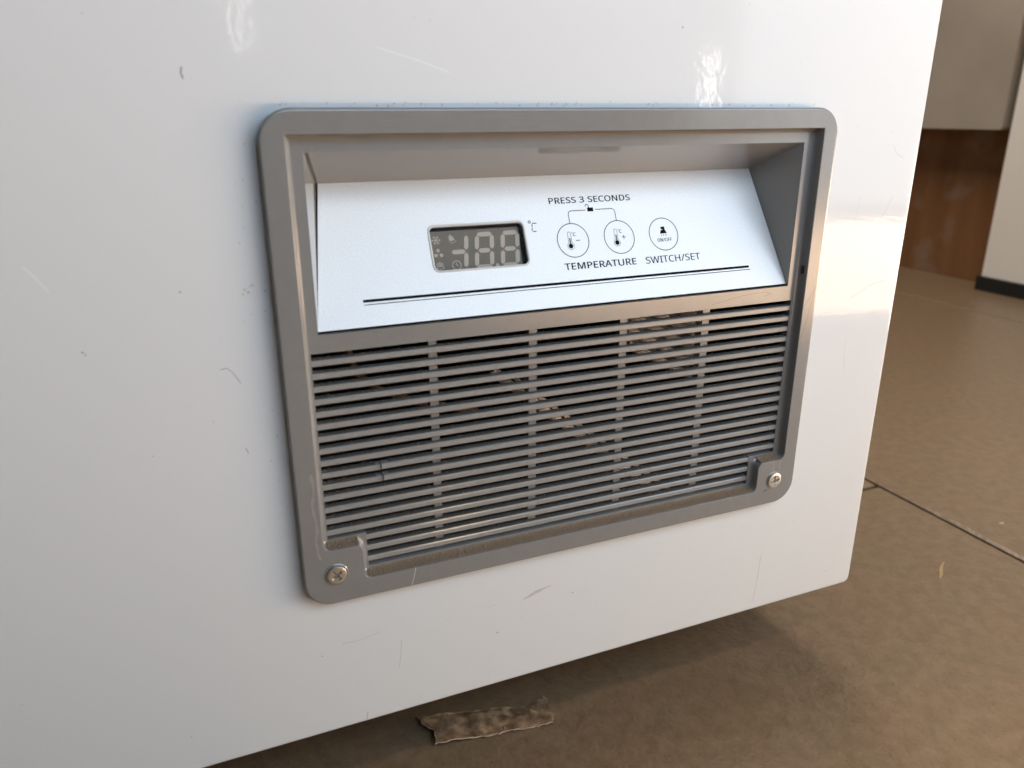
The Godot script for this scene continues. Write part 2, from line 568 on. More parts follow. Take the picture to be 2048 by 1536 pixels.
func slab(sh: Shape, x0: float, x1: float, z0: float, z1: float, c: float) -> void:
	# drawn in x/z with planar uv: y of the uv is z
	var lo := [Vector3(x0, -7.2, z1), Vector3(x1, -7.2, z1), Vector3(x1, -7.2, z0), Vector3(x0, -7.2, z0)]
	var mid := [Vector3(x0, -c * 0.7, z1), Vector3(x1, -c * 0.7, z1), Vector3(x1, -c * 0.7, z0), Vector3(x0, -c * 0.7, z0)]
	var hi := [Vector3(x0 + c, 0, z1 - c), Vector3(x1 - c, 0, z1 - c), Vector3(x1 - c, 0, z0 + c), Vector3(x0 + c, 0, z0 + c)]
	for ring in [[lo, mid], [mid, hi]]:
		for i in 4:
			var j := (i + 1) % 4
			flat_tri(sh, ring[0][i], ring[0][j], ring[1][j])
			flat_tri(sh, ring[0][i], ring[1][j], ring[1][i])
	flat_tri(sh, hi[0], hi[1], hi[2])
	flat_tri(sh, hi[0], hi[2], hi[3])

func flat_tri(sh: Shape, a: Vector3, b: Vector3, c: Vector3) -> void:
	for p in [a, c, b]:
		sh.st.set_uv(Vector2((p.x - sh.uv_o.x) / sh.uv_s.x, (p.z - sh.uv_o.y) / sh.uv_s.y))
		sh.st.add_vertex(p * 0.001)

func build_background() -> void:
	# counter at the back: beige body that overhangs a brown board
	var c := Node3D.new()
	c.name = "counter"
	c.position = Vector3(1.6, 0, -1.1)
	add_child(c)
	tag(c, "beige counter on a scuffed brown wooden base behind the freezer", "counter")
	var body := shape()
	body.bar(Vector3(-212, 297, -800), Vector3(200, 1300, 351), 4)
	put("body", body, mats.beige, c)
	var board := shape()
	board.box(Vector3(-150, 0, -800), Vector3(180, 296.5, 348))
	var bo := put("base_board", board, mats.wood, c)
	bo.set_meta("label", "brown wooden board with pale scuffs")
	# white wall end with a black skirting
	var w := Node3D.new()
	w.name = "wall"
	w.position = Vector3(1.6, 0, -0.4)
	add_child(w)
	tag(w, "off-white wall end with black skirting at the right edge", "wall")
	var ws := shape()
	ws.bar(Vector3(-205, 27, -336), Vector3(300, 1500, 420), 5)
	put("plaster", ws, mats.white_wall, w)
	var sk := shape()
	sk.bar(Vector3(-212, 0, -341), Vector3(290, 26.5, 415), 2)
	put("skirting", sk, mats.skirting, w)

# ---------------------------------------------------------------- the freezer
func build_freezer() -> void:
	var fz := Node3D.new()
	fz.name = "chest_freezer"
	fz.position = Vector3(0, 0, 0)
	add_child(fz)
	tag(fz, "white chest freezer with a grey vent panel and temperature display", "freezer")
	var o := Vector3(0, FLOOR, 0)
	build_cabinet(fz, o)
	build_panel(fz, o)
	build_label(fz, o)
	build_condenser(fz, o)

func build_cabinet(fz: Node, o: Vector3) -> void:
	var x0 := -980.0
	var x1 := 320.6
	var y0 := -72.2
	var y1 := 720.0
	var r := 2.2
	var sh := shape(Vector2(-160, 270), Vector2(500, 350))
	var outer := rounded([[130, y1, 0], [x0, y1, 5], [x0, y0, 5], [130, y0, 0], [x1, y0, 4.5], [x1, y1, 5]], 6)
	var hole := rounded([[130, 198, 0], [4, 198, 0], [4, 4, 0], [130, 4, 0], [256, 4, 0], [256, 198, 0]])
	ring_face(sh, inset(outer, r), hole, 130, SHEET_Z)
	var prev := at_z(inset(outer, r), SHEET_Z)
	for k in range(1, 7):
		var a := PI / 2 * k / 6
		var cur := at_z(inset(outer, r * (1.0 - sin(a))), SHEET_Z - r * (1.0 - cos(a)))
		sh.strip(cur, prev)
		prev = cur
	var back := at_z(outer, SHEET_Z - 22)
	sh.strip(back, prev)
	# returned edge of the cut-out
	sh.strip(at_z(hole, SHEET_Z), at_z(hole, SHEET_Z - 1.0))
	put("front_sheet", sh, mats.sheet, fz, o)
	# body behind the front sheet
	var b := shape()
	var q := rounded([[130, y1 - 3, 0], [x0 + 3, y1 - 3, 4], [x0 + 3, y0 + 3, 4], [130, y0 + 3, 0], [x1 - 1.2, y0 + 3, 4], [x1 - 1.2, y1 - 3, 4]], 4)
	b.strip(at_z(q, -620), at_z(q, SHEET_Z - 20))
	b.poly(q, -620)
	put("body", b, mats.side, fz, o)
	# dark bay behind the vent
	var bay := shape()
	bay.box(Vector3(-60, -66, -330), Vector3(312, 215, -329))
	bay.box(Vector3(-60, -66, -328.5), Vector3(-59, 215, -9))
	bay.box(Vector3(311, -66, -328.5), Vector3(312, 215, -9))
	bay.box(Vector3(-58.5, 214, -328.5), Vector3(310.5, 215, -9))
	bay.box(Vector3(-58.5, -66, -328.5), Vector3(310.5, -65, -9))
	put("compressor_bay", bay, mats.bay, fz, o)
	# lid
	var lid := shape()
	lid.bar(Vector3(x0 - 5, y1 + 4, -625), Vector3(x1 + 5, y1 + 60, -2), 8)
	put("lid", lid, mats.side, fz, o)
	# casters
	var wheel := CylinderMesh.new()
	wheel.top_radius = 0.024
	wheel.bottom_radius = 0.024
	wheel.height = 0.018
	for x in [x0 + 90.0, x1 - 70.0]:
		for z in [-160.0, -540.0]:
			var fork := shape()
			fork.box(Vector3(x - 14, y0 - 8, z - 14), Vector3(x + 14, y0 + 1.5, z + 14))
			fork.box(Vector3(x - 14, -FLOOR + 20, z - 8), Vector3(x - 11, y0 - 8.2, z + 8))
			fork.box(Vector3(x + 11, -FLOOR + 20, z - 8), Vector3(x + 14, y0 - 8.2, z + 8))
			var ca := put("caster", fork, mats.zinc, fz, o)
			var wh := put_mesh("wheel", wheel, mats.skirting, ca, Vector3(x, -FLOOR + 24.0, z))
			wh.rotation.z = PI / 2

func build_panel(fz: Node, o: Vector3) -> void:
	var sh := shape()
	var r := 1.1
	var outer := rounded([[130, 201.7, 0], [0, 201.7, 12], [0, 0, 12], [130, 0, 0], [260, 0, 12], [260, 201.7, 12]], 14)
	var inner := rounded([[130, 192.7, 0], [9.2, 192.7, 0], [9.2, 26.1, 3.3], [25.7, 26.1, 3.3], [25.7, 9.1, 3.2], [130, 9.1, 0], [235.2, 9.1, 3.2], [235.2, 25.4, 3.3], [251.6, 25.4, 3.3], [251.6, 192.7, 0]], 8)
	# raised face of the bezel
	var e := 0.35
	ring_face(sh, inset(outer, r), inset(inner, -e), 130, 0)
	# rounded outer edge
	var prev := at_z(inset(outer, r), 0)
	for k in range(1, 6):
		var a := PI / 2 * k / 5
		var cur := at_z(inset(outer, r * (1.0 - sin(a))), -r * (1.0 - cos(a)))
		sh.strip(cur, prev)
		prev = cur
	sh.strip(at_z(inset(outer, 0.25), SHEET_Z + 0.15), prev)
	# inner edge and cove down to the plate
	var prof := [[-e, 0.0], [-e * 0.3, -0.1], [0.0, -0.35], [0.25, -3.0], [0.4, -3.7], [0.75, -4.3], [1.3, -4.8], [2.0, -5.0]]
	prev = at_z(inset(inner, prof[0][0]), prof[0][1])
	for k in range(1, prof.size()):
		var cur := at_z(inset(inner, prof[k][0]), prof[k][1])
		sh.strip(prev, cur)
		prev = cur
	# plate: strips round the pocket, ring round the slats
	var pl := inset(inner, 2.0)
	var xl := 11.2
	var xr := 249.6
	var top := 190.7
	var P := PLATE_Z
	var pk := [15.4, 118.4, 245.1, 186.4]
	rect(sh, xl, pk[3], xr, top, P)
	rect(sh, xl, pk[1], pk[0], pk[3], P)
	rect(sh, pk[2], pk[1], xr, pk[3], P)
	rect(sh, xl, 111.0, xr, pk[1], P)
	var low := PackedVector2Array()
	low.append(Vector2(130, 111))
	low.append(Vector2(xl, 111))
	for p in pl:
		if p.y < 110.0 and p.x < 129.9:
			low.append(p)
	low.append(Vector2(130, 11.1))
	for p in pl:
		if p.y < 110.0 and p.x > 130.1:
			low.append(p)
	low.append(Vector2(xr, 111))
	var area_ := rounded([[130, 110.98, 0], [11.9, 110.98, 0], [11.9, 28.7, 0], [28.4, 28.7, 0], [28.4, 12.3, 0], [130, 12.3, 0], [232.3, 12.3, 0], [232.3, 28.0, 0], [248.2, 28.0, 0], [248.2, 110.98, 0]])
	ring_face(sh, low, area_, 130, P)
	sh.strip(at_z(area_, P), at_z(area_, P - 4.5))
	# seats round the screws
	for c in [Vector2(13.6, 14.3), Vector2(246.5, 13.9)]:
		var rings := []
		for q in [[4.55, -0.05], [4.65, 0.18], [4.95, 0.24], [5.3, -0.05]]:
			var ring := []
			for k in 40:
				var a := TAU * k / 40
				ring.append(Vector3(c.x + cos(a) * q[0], c.y + sin(a) * q[0], q[1]))
			rings.append(ring)
		for k in 3:
			sh.strip(rings[k + 1], rings[k])
	var vp := put("vent_panel", sh, mats.plastic, fz, o)
	# pocket that holds the label
	var pc := shape()
	var zt := -32.6
	var lb := Vector3(15.5, 118.4, -6.9)
	var rb := Vector3(245.0, 118.4, -6.9)
	var lt := Vector3(23.7, 172.7, zt - 0.6)
	var rt := Vector3(236.4, 172.7, zt - 0.6)
	var o1 := Vector3(pk[0], pk[1], P)
	var o2 := Vector3(pk[2], pk[1], P)
	var o3 := Vector3(pk[2], pk[3], P)
	var o4 := Vector3(pk[0], pk[3], P)
	pc.quad(o1, o2, rb, lb)
	pc.quad(lt, rt, o3, o4)
	pc.tri(o1, lb, lt)
	pc.tri(o1, lt, o4)
	pc.tri(o2, rt, rb)
	pc.tri(o2, o3, rt)
	put("label_pocket", pc, mats.pocket, vp)
	# slats
	var pitch := 5.385
	var long_ := shape()
	long_.bar(Vector3(11.9, -1.293, -4.2), Vector3(248.2, 1.293, 0), 0.38)
	var long_mesh := long_.done()
	var short_ := shape()
	short_.bar(Vector3(28.4, -1.293, -4.2), Vector3(232.3, 1.293, 0), 0.38)
	var short_mesh := short_.done()
	for k in 18:
		var y := 110.98 - pitch * k - 2.8 - 1.293
		var at := Vector3(0, y, P - 0.12)
		if k == 9 or k == 10:
			# cracked: the left piece has dropped back, the right piece sticks out
			var jag := 0.5 if k == 9 else 1.1
			var a := shape()
			a.bar(Vector3(11.9, -1.293, -4.2), Vector3(36.2 + jag, 1.293, 0), 0.38)
			var left := put("slat", a, mats.slat, vp, at + Vector3(0, -0.1, -0.25))
			left.rotation.z = -0.009
			left.set_meta("label", "left piece of a cracked slat")
			var b := shape()
			b.bar(Vector3(36.35 + jag, -1.293, -4.2), Vector3(248.2, 1.293, 0), 0.38)
			var right := put("slat", b, mats.slat, vp, at + Vector3(0, 0.1, 0.05))
			right.rotation.y = 0.003
			right.position.z += 0.00074
			right.set_meta("label", "cracked slat")
			continue
		put_mesh("slat", long_mesh if k < 15 else short_mesh, mats.slat, vp, at)
	# ribs behind the slats
	for x in [[59.7, 63.3], [105.6, 109.4], [151.4, 155.2], [197.0, 201.0]]:
		var rb_ := shape()
		rb_.box(Vector3(x[0] + 0.6, 12.0, P - 8.0), Vector3(x[1] + 0.6, 111.4, P - 2.9))
		put("support_rib", rb_, mats.slat, vp)
	# screws
	screw(vp, Vector3(13.6, 14.3, 0.0), 0.62)
	screw(vp, Vector3(246.5, 13.9, 0.0), 0.12)
	# slot and peg hole in the right wall of the bezel
	var sl := shape()
	sl.box(Vector3(250.9, 124.6, -3.4), Vector3(251.32, 128.4, -1.9))
	put("slot", sl, mats.dark, vp)
	build_dust(vp, low)

func rect(sh: Shape, x0: float, y0: float, x1: float, y1: float, z: float) -> void:
	sh.quad(Vector3(x0, y0, z), Vector3(x1, y0, z), Vector3(x1, y1, z), Vector3(x0, y1, z))

func screw(parent: Node, c: Vector3, turn: float) -> void:
	var sh := shape()
	var R := 4.35
	var rings := []
	for q in [[R, -0.2], [R, 0.5], [R - 0.15, 0.72], [R - 0.5, 0.88], [3.2, 1.0]]:
		var ring := PackedVector2Array()
		for k in 48:
			ring.append(Vector2.from_angle(PI / 2 + TAU * k / 48) * q[0])
		rings.append(at_z(ring, q[1]))
	for k in rings.size() - 1:
		sh.strip(rings[k], rings[k + 1])
	var rim := PackedVector2Array()
	for k in 48:
		rim.append(Vector2.from_angle(PI / 2 + TAU * k / 48) * 3.2)
	rim[0].x = 0.0
	rim[24].x = 0.0
	var w := 0.6
	var l := 2.75
	var cross := PackedVector2Array([Vector2(0, l), Vector2(-w, l), Vector2(-w, w), Vector2(-l, w), Vector2(-l, -w), Vector2(-w, -w), Vector2(-w, -l), Vector2(0, -l), Vector2(w, -l), Vector2(w, -w), Vector2(l, -w), Vector2(l, w), Vector2(w, w), Vector2(w, l)])
	ring_face(sh, rim, cross, 0.0, 1.0)
	var deep := PackedVector2Array()
	for p in cross:
		deep.append(p * 0.55)
	sh.strip(at_z(cross, 1.0), at_z(deep, -0.7))
	sh.poly(deep, -0.7)
	var s := put("screw", sh, mats.zinc, parent, c)
	s.rotation.z = turn

func build_dust(vp: Node, low: PackedVector2Array) -> void:
	# dirt that lies along the lower ledge of the bezel
	var d := shape()
	var n := FastNoiseLite.new()
	n.seed = 6
	n.frequency = 0.25
	for seg in [[27.6, 233.4, 9.15], [10.4, 24.4, 26.15], [236.8, 249.8, 25.45]]:
		var rows := []
		var cnt := int((seg[1] - seg[0]) / 0.5)
		for i in cnt + 1:
			var x: float = lerpf(seg[0], seg[1], float(i) / cnt)
			var h: float = 0.42 + 0.35 * n.get_noise_1d(x * 3.0)
			var row := []
			for q in [[-0.55, 0.1], [-1.4, 0.55], [-2.5, 0.75], [-3.5, 1.1], [-4.4, 1.6], [-4.93, 2.3]]:
				var bump := 0.22 * n.get_noise_2d(x * 7.0, q[0] * 9.0) + rng.randf_range(-0.05, 0.05)
				row.append(Vector3(x, seg[2] + q[1] * (0.75 + h * 0.45) + bump, q[0] + rng.randf_range(-0.03, 0.03)))
			rows.append(row)
		for i in rows.size() - 1:
			for k in 5:
				d.quad(rows[i][k], rows[i + 1][k], rows[i + 1][k + 1], rows[i][k + 1])
	var dust := put("dust", d, mats.dust, vp)
	dust.set_meta("kind", "stuff")
	# grime on the upper side of the slats
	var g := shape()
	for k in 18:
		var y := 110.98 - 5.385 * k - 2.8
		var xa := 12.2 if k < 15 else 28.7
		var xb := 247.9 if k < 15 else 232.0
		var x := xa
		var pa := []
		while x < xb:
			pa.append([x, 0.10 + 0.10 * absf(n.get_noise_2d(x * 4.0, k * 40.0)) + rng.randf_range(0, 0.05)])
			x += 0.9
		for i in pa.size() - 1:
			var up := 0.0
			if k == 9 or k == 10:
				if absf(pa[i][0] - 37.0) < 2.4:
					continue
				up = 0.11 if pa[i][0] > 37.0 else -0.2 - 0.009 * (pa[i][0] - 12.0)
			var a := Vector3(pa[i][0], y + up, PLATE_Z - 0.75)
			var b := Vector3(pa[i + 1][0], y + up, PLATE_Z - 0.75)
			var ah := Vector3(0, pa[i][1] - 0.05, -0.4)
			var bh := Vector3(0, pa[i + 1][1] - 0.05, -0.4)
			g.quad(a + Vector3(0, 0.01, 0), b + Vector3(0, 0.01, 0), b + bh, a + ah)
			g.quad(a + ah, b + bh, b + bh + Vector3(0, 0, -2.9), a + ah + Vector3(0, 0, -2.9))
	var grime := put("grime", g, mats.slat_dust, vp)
	grime.set_meta("kind", "stuff")
	# lint caught between the slats
	var l := shape()
	for k in 3000:
		var s := rng.randi_range(0, 17)
		var y := 110.98 - 5.385 * s - 2.8 + 0.12
		var u := rng.randf()
		var x := lerpf(12.5, 247.0, u * u if rng.randf() < 0.8 else u)
		if s >= 15:
			x = lerpf(29.0, 231.0, u)
		var p := Vector3(x, y, PLATE_Z - rng.randf_range(0.9, 4.0))
		var dir := Vector3(rng.randfn(0, 1), absf(rng.randfn(0.5, 0.6)), rng.randfn(0, 0.4)).normalized()
		var len_ := rng.randf_range(0.4, 1.5)
		var w := Vector3(0.06, 0.05, 0.04)
		var m := p + dir * len_ * 0.5 + Vector3(rng.randfn(0, 0.15), rng.randfn(0, 0.1), 0)
		var t := p + dir * len_ + Vector3(rng.randfn(0, 0.3), -0.2 * len_, 0)
		l.quad(p - w, p + w, m + w, m - w)
		l.tri(m - w, m + w, t)
	var lint := put("lint", l, mats.lint, vp)
	lint.set_meta("kind", "stuff")

# ---------------------------------------------------------------- the label
func build_label(fz: Node, o: Vector3) -> void:
	var b := Vector3(130.3, 119.4, -6.3)
	var et := (Vector3(130.3, 173.0, -32.0) - b).normalized()
	var nz := Vector3.RIGHT.cross(et)
	# display cut-out is centred on x = -42.2
	var cx := -42.2
	var outer := PackedVector2Array([Vector2(cx, 59.7), Vector2(-106.0, 59.7), Vector2(-114.6, 0), Vector2(cx, 0), Vector2(114.6, 0), Vector2(106.0, 59.7)])
	var win := rounded([[cx, 39.05, 0], [-63.4, 39.05, 2.2], [-63.4, 20.4, 2.2], [cx, 20.4, 0], [-21.0, 20.4, 2.2], [-21.0, 39.05, 2.2]], 6)
	var sh := shape(Vector2(-115, 60), Vector2(230, 230))
	ring_face(sh, outer, win, cx, 0)
	sh.strip(at_z(outer, -0.9), at_z(outer, 0))
	var lab := put("control_label", sh, mats.label, fz, o + b)
	lab.basis = Basis(Vector3.RIGHT, et, nz)
	lab.set_meta("label", "silver control label with black print and display")
	# print
	var pr := shape()
	var Z := 0.06
	pr.poly(PackedVector2Array([Vector2(-95.4, 9.85), Vector2(94.3, 9.75), Vector2(94.3, 10.85), Vector2(-95.4, 11.0)]), Z)
	pr.poly(PackedVector2Array([Vector2(-95.3, 8.7), Vector2(94.8, 8.7), Vector2(94.8, 9.02), Vector2(-95.3, 9.02)]), Z)
	put("printed_line", pr, mats.print, lab)
	text(lab, "PRESS 3 SECONDS", -6.5, 46.5, 41.6, 2.8)
	text(lab, "TEMPERATURE", -4.3, 16.0, 36.6, 3.1)
	text(lab, "SWITCH/SET", 37.4, 15.9, 30.0, 3.2)
	# lock and bracket
	var lk := shape()
	lk.poly(PackedVector2Array([Vector2(11.95, 42.2), Vector2(14.95, 42.2), Vector2(14.95, 44.0), Vector2(11.95, 44.0)]), Z)
	line2(lk, arc2(Vector2(12.0, 44.75), 0.8, PI * 1.05, -0.05 * PI, 10), 0.34, Z)
	line2(lk, [Vector2(12.8, 44.8), Vector2(12.85, 43.9)], 0.34, Z)
	var br1 := [Vector2(2.0, 37.1), Vector2(2.0, 41.2)]
	br1.append_array(arc2(Vector2(3.7, 41.2), 1.7, PI, PI / 2, 6))
	br1.append(Vector2(10.9, 42.9))
	line2(lk, br1, 0.32, Z)
	var br2 := [Vector2(25.85, 37.15), Vector2(25.85, 41.3)]
	br2.append_array(arc2(Vector2(24.15, 41.3), 1.7, 0, PI / 2, 6))
	br2.append(Vector2(16.0, 43.0))
	line2(lk, br2, 0.32, Z)
	put("lock_symbol", lk, mats.print, lab)
	# buttons
	for q in [[2.15, 29.35, 7.75, 0], [25.8, 29.43, 7.75, 1], [49.6, 29.36, 7.75, 2]]:
		var c := Vector2(q[0], q[1])
		var bt := shape()
		line2(bt, arc2(c, q[2], 0, TAU, 64), 0.34, Z)
		if q[3] < 2:
			thermometer(bt, c + Vector2(-1.55, -2.55), Z)
			if q[3] == 0:
				line2(bt, [c + Vector2(1.35, -0.15), c + Vector2(3.3, -0.15)], 0.3, Z)
			else:
				line2(bt, [c + Vector2(1.35, -0.1), c + Vector2(3.3, -0.1)], 0.3, Z)
				line2(bt, [c + Vector2(2.32, -1.05), c + Vector2(2.32, 0.85)], 0.3, Z)
			line2(bt, arc2(c + Vector2(-0.05, 3.55), 0.22, 0, TAU, 10), 0.12, Z)
			var bo := put("button", bt, mats.print, lab)
			text(bo, "C", c.x + 0.35, c.y + 1.9, 1.35, 1.6)
		else:
			bt.poly(PackedVector2Array([c + Vector2(-1.05, 3.6), c + Vector2(-1.05, 2.3), c + Vector2(-0.3, 2.3), c + Vector2(-0.3, 2.0), c + Vector2(-1.2, 2.0), c + Vector2(-2.0, 0.3), c + Vector2(1.9, 0.3), c + Vector2(1.0, 2.2), c + Vector2(1.0, 3.6)]), Z)
			for x in [-1.15, -0.05, 1.05]:
				line2(bt, [c + Vector2(x, -0.1), c + Vector2(x * 1.25, -1.0)], 0.24, Z)
			var bo := put("button", bt, mats.print, lab)
			text(bo, "ON/OFF", c.x - 3.9, c.y - 3.55, 7.8, 1.65)
	# degree sign and C of the display
	var dc := shape()
	line2(dc, arc2(Vector2(-17.55, 38.9), 0.55, 0, TAU, 16), 0.32, Z)
	line2(dc, [Vector2(-14.3, 38.15), Vector2(-16.2, 38.25)], 0.4, Z)
	line2(dc, [Vector2(-16.45, 37.95), Vector2(-16.6, 36.6)], 0.42, Z)
	line2(dc, [Vector2(-16.65, 36.2), Vector2(-16.85, 34.9)], 0.42, Z)
	line2(dc, [Vector2(-16.7, 34.6), Vector2(-14.9, 34.5)], 0.4, Z)
	put("degree_symbol", dc, mats.print, lab)
	build_display(lab, win, cx)

func text(parent: Node, s: String, x: float, y: float, w: float, h: float) -> void:
	var f := SystemFont.new()
	f.font_names = PackedStringArray(["Droid Sans"])
	var t := TextMesh.new()
	t.text = s
	var heavy := FontVariation.new()
	heavy.base_font = f
	heavy.variation_embolden = 0.0 if "/" in s else 0.35
	t.font = heavy
	t.font_size = 64
	t.pixel_size = 0.0001
	t.depth = 0.0002
	t.curve_step = 1.0
	t.horizontal_alignment = HORIZONTAL_ALIGNMENT_LEFT
	var box := t.get_aabb()
	var sx := w * 0.001 / box.size.x
	var sy := h * 0.001 / box.size.y
	var o := put_mesh("lettering", t, mats.print, parent)
	o.scale = Vector3(sx, sy, 0.25)
	o.position = Vector3(x * 0.001 - box.position.x * sx, y * 0.001 - box.position.y * sy, 0.00006)

func arc2(c: Vector2, r: float, a0: float, a1: float, seg: int) -> Array:
	var out := []
	for k in seg + 1:
		out.append(c + Vector2.from_angle(lerpf(a0, a1, float(k) / seg)) * r)
	return out

func line2(sh: Shape, pts: Array, w: float, z: float) -> void:
	var n := pts.size()
	var closed: bool = n > 3 and pts[0].distance_to(pts[n - 1]) < 1e-4
	var a := []
	var b := []
	for i in n:
		var p0: Vector2 = pts[i - 1] if i > 0 else (pts[n - 2] if closed else pts[0])
		var p1: Vector2 = pts[i + 1] if i < n - 1 else (pts[1] if closed else pts[n - 1])
		var d := (p1 - p0).normalized()
		var nn := Vector2(-d.y, d.x) * w * 0.5
		a.append(Vector3(pts[i].x + nn.x, pts[i].y + nn.y, z))
		b.append(Vector3(pts[i].x - nn.x, pts[i].y - nn.y, z))
	for i in n - 1:
		sh.quad(b[i], b[i + 1], a[i + 1], a[i])

func thermometer(sh: Shape, c: Vector2, z: float) -> void:
	var p := [c + Vector2(-0.75, 1.15), c + Vector2(-0.75, 5.7)]
	p.append_array(arc2(c + Vector2(0, 5.7), 0.75, PI, 0, 8))
	p.append(c + Vector2(0.75, 1.15))
	p.append_array(arc2(c, 1.62, 0.27 * PI, -1.27 * PI, 20))
	line2(sh, p, 0.17, z)
	disc(sh, c, 1.1, z)
	line2(sh, [c + Vector2(0, 0.5), c + Vector2(0, 3.7)], 0.5, z)

func disc(sh: Shape, c: Vector2, r: float, z: float, seg := 20) -> void:
	var p := PackedVector2Array()
	for k in seg:
		p.append(c + Vector2.from_angle(TAU * k / seg) * r)
	sh.poly(p, z)

func build_display(lab: Node, win: PackedVector2Array, cx: float) -> void:
	# pale rim round the window
	var rim := shape()
	var o := inset(win, -0.95)
	var o2 := inset(win, -0.55)
	var pr := [[o, 0.02], [inset(win, -0.8), 0.22], [o2, 0.28], [inset(win, -0.1), 0.2], [win, -0.25], [win, -1.0]]
	for k in pr.size() - 1:
		rim.strip(at_z(pr[k][0], pr[k][1]), at_z(pr[k + 1][0], pr[k + 1][1]))
	var d := put("display", rim, mats.rim, lab)
	d.set_meta("label", "display window with unlit segments reading -18.8")
	# well and plate behind the window
	var well := shape()
	well.strip(at_z(win, -1.0), at_z(win, -4.0))
	well.poly(win, -4.0)
	put("display_well", well, mats.lcd_dark, d)
	var plate := shape()
	var pp_ := rounded([[-64.5, 37.6, 0.5], [-64.5, 19.5, 0.5], [-23.4, 19.5, 0.5], [-22.9, 37.6, 0.5]], 3)
	plate.poly(pp_, -1.5)
	plate.strip(at_z(pp_, -3.9), at_z(pp_, -1.5))
	put("display_plate", plate, mats.lcd, d)
	var z := -1.38
	var one := shape()
	seg_v(one, Vector2(-47.6, 32.0), 6.4, z, 1)
	seg_v(one, Vector2(-48.8, 24.5), 6.4, z, 1)
	seg_h(one, Vector2(-51.6, 28.2), 6.4, z)
	put("segment_digit", one, mats.segment, d)
	for c in [Vector2(-39.95, 28.1), Vector2(-28.0, 28.1)]:
		var dg := shape()
		seg_h(dg, c + Vector2(1.1, 7.1), 7.0, z)
		seg_h(dg, c, 5.6, z)
		seg_h(dg, c + Vector2(-1.1, -7.1), 7.0, z)
		for s in [-1, 1]:
			seg_v(dg, c + Vector2(s * 3.45 + 0.58, 3.6), 6.3, z, -s)
			seg_v(dg, c + Vector2(s * 3.45 - 0.58, -3.6), 6.3, z, -s)
		put("segment_digit", dg, mats.segment, d)
	var dot := shape()
	disc(dot, Vector2(-35.1, 21.2), 0.85, z, 16)
	put("decimal_point", dot, mats.segment, d)
	# icons
	var ic := shape()
	var c := Vector2(-60.75, 33.8)
	snow(ic, c, 2.0, z, 0, 6)
	put("snowflake_icon", ic, mats.segment, d)
	ic = shape()
	c = Vector2(-60.55, 28.0)
	for k in 3:
		var a := PI / 2 + TAU * k / 3
		var t := Vector2.from_angle(a)
		var n := Vector2(-t.y, t.x)
		ic.poly(PackedVector2Array([c + t * 0.35, c + t * 1.2 - n * 0.75, c + t * 1.9 - n * 0.65, c + t * 2.2, c + t * 1.9 + n * 0.65, c + t * 1.2 + n * 0.75]), z)
	put("fan_icon", ic, mats.segment, d)
	ic = shape()
	c = Vector2(-60.65, 22.6)
	for k in 5:
		var a := PI * k / 4
		line2(ic, [c, c + Vector2.from_angle(a) * 1.9], 0.32, z)
		if k > 0 and k < 4:
			for s in [-0.6, 0.6]:
				line2(ic, [c + Vector2.from_angle(a) * 1.0, c + Vector2.from_angle(a) * 1.0 + Vector2.from_angle(a + s) * 0.7], 0.25, z)
	for q in [Vector2(-1.2, -0.9), Vector2(0, -1.4), Vector2(1.2, -0.9)]:
		disc(ic, c + q, 0.36, z, 8)
	put("defrost_icon", ic, mats.segment, d)
	ic = shape()
	ic.poly(PackedVector2Array([Vector2(-55.1, 34.9), Vector2(-54.2, 35.9), Vector2(-53.8, 35.7), Vector2(-52.3, 33.5), Vector2(-54.9, 33.0)]), z)
	for q in [[Vector2(-54.2, 32.7), Vector2(-54.5, 31.9)], [Vector2(-53.4, 32.8), Vector2(-53.3, 32.0)], [Vector2(-52.6, 33.1), Vector2(-52.0, 32.7)]]:
		line2(ic, q, 0.35, z)
	put("alarm_icon", ic, mats.segment, d)
	ic = shape()
	line2(ic, arc2(Vector2(-53.35, 22.5), 1.9, 0, TAU, 28), 0.35, z)
	line2(ic, [Vector2(-53.5, 23.6), Vector2(-53.35, 22.4), Vector2(-52.6, 22.35)], 0.33, z)
	put("clock_icon", ic, mats.segment, d)
	var pane := shape()
	pane.poly(inset(win, 0.02), -0.45)
	put("window_pane", pane, mats.pane, d)

func snow(sh: Shape, c: Vector2, r: float, z: float, a0: float, n: int) -> void:
	for k in n:
		var a := a0 + TAU * k / n
		var t := Vector2.from_angle(a)
		line2(sh, [c, c + t * r], 0.34, z)
		for s in [-0.75, 0.75]:
			line2(sh, [c + t * r * 0.55, c + t * r * 0.55 + Vector2.from_angle(a + s) * 0.8], 0.28, z)

const SEG_W := 1.95

func seg_h(sh: Shape, c: Vector2, l: float, z: float) -> void:
	var w := SEG_W * 0.5
	sh.poly(PackedVector2Array([c + Vector2(-l / 2, 0), c + Vector2(-l / 2 + w, -w), c + Vector2(l / 2 - w, -w), c + Vector2(l / 2, 0), c + Vector2(l / 2 - w, w), c + Vector2(-l / 2 + w, w)]), z)

func seg_v(sh: Shape, c: Vector2, l: float, z: float, _side: int) -> void:
	var w := SEG_W * 0.5
	var k := 0.16
	var pts := PackedVector2Array()
	for p in [Vector2(0, -l / 2), Vector2(w, -l / 2 + w), Vector2(w, l / 2 - w), Vector2(0, l / 2), Vector2(-w, l / 2 - w), Vector2(-w, -l / 2 + w)]:
		pts.append(c + Vector2(p.x + p.y * k, p.y))
	sh.poly(pts, z)

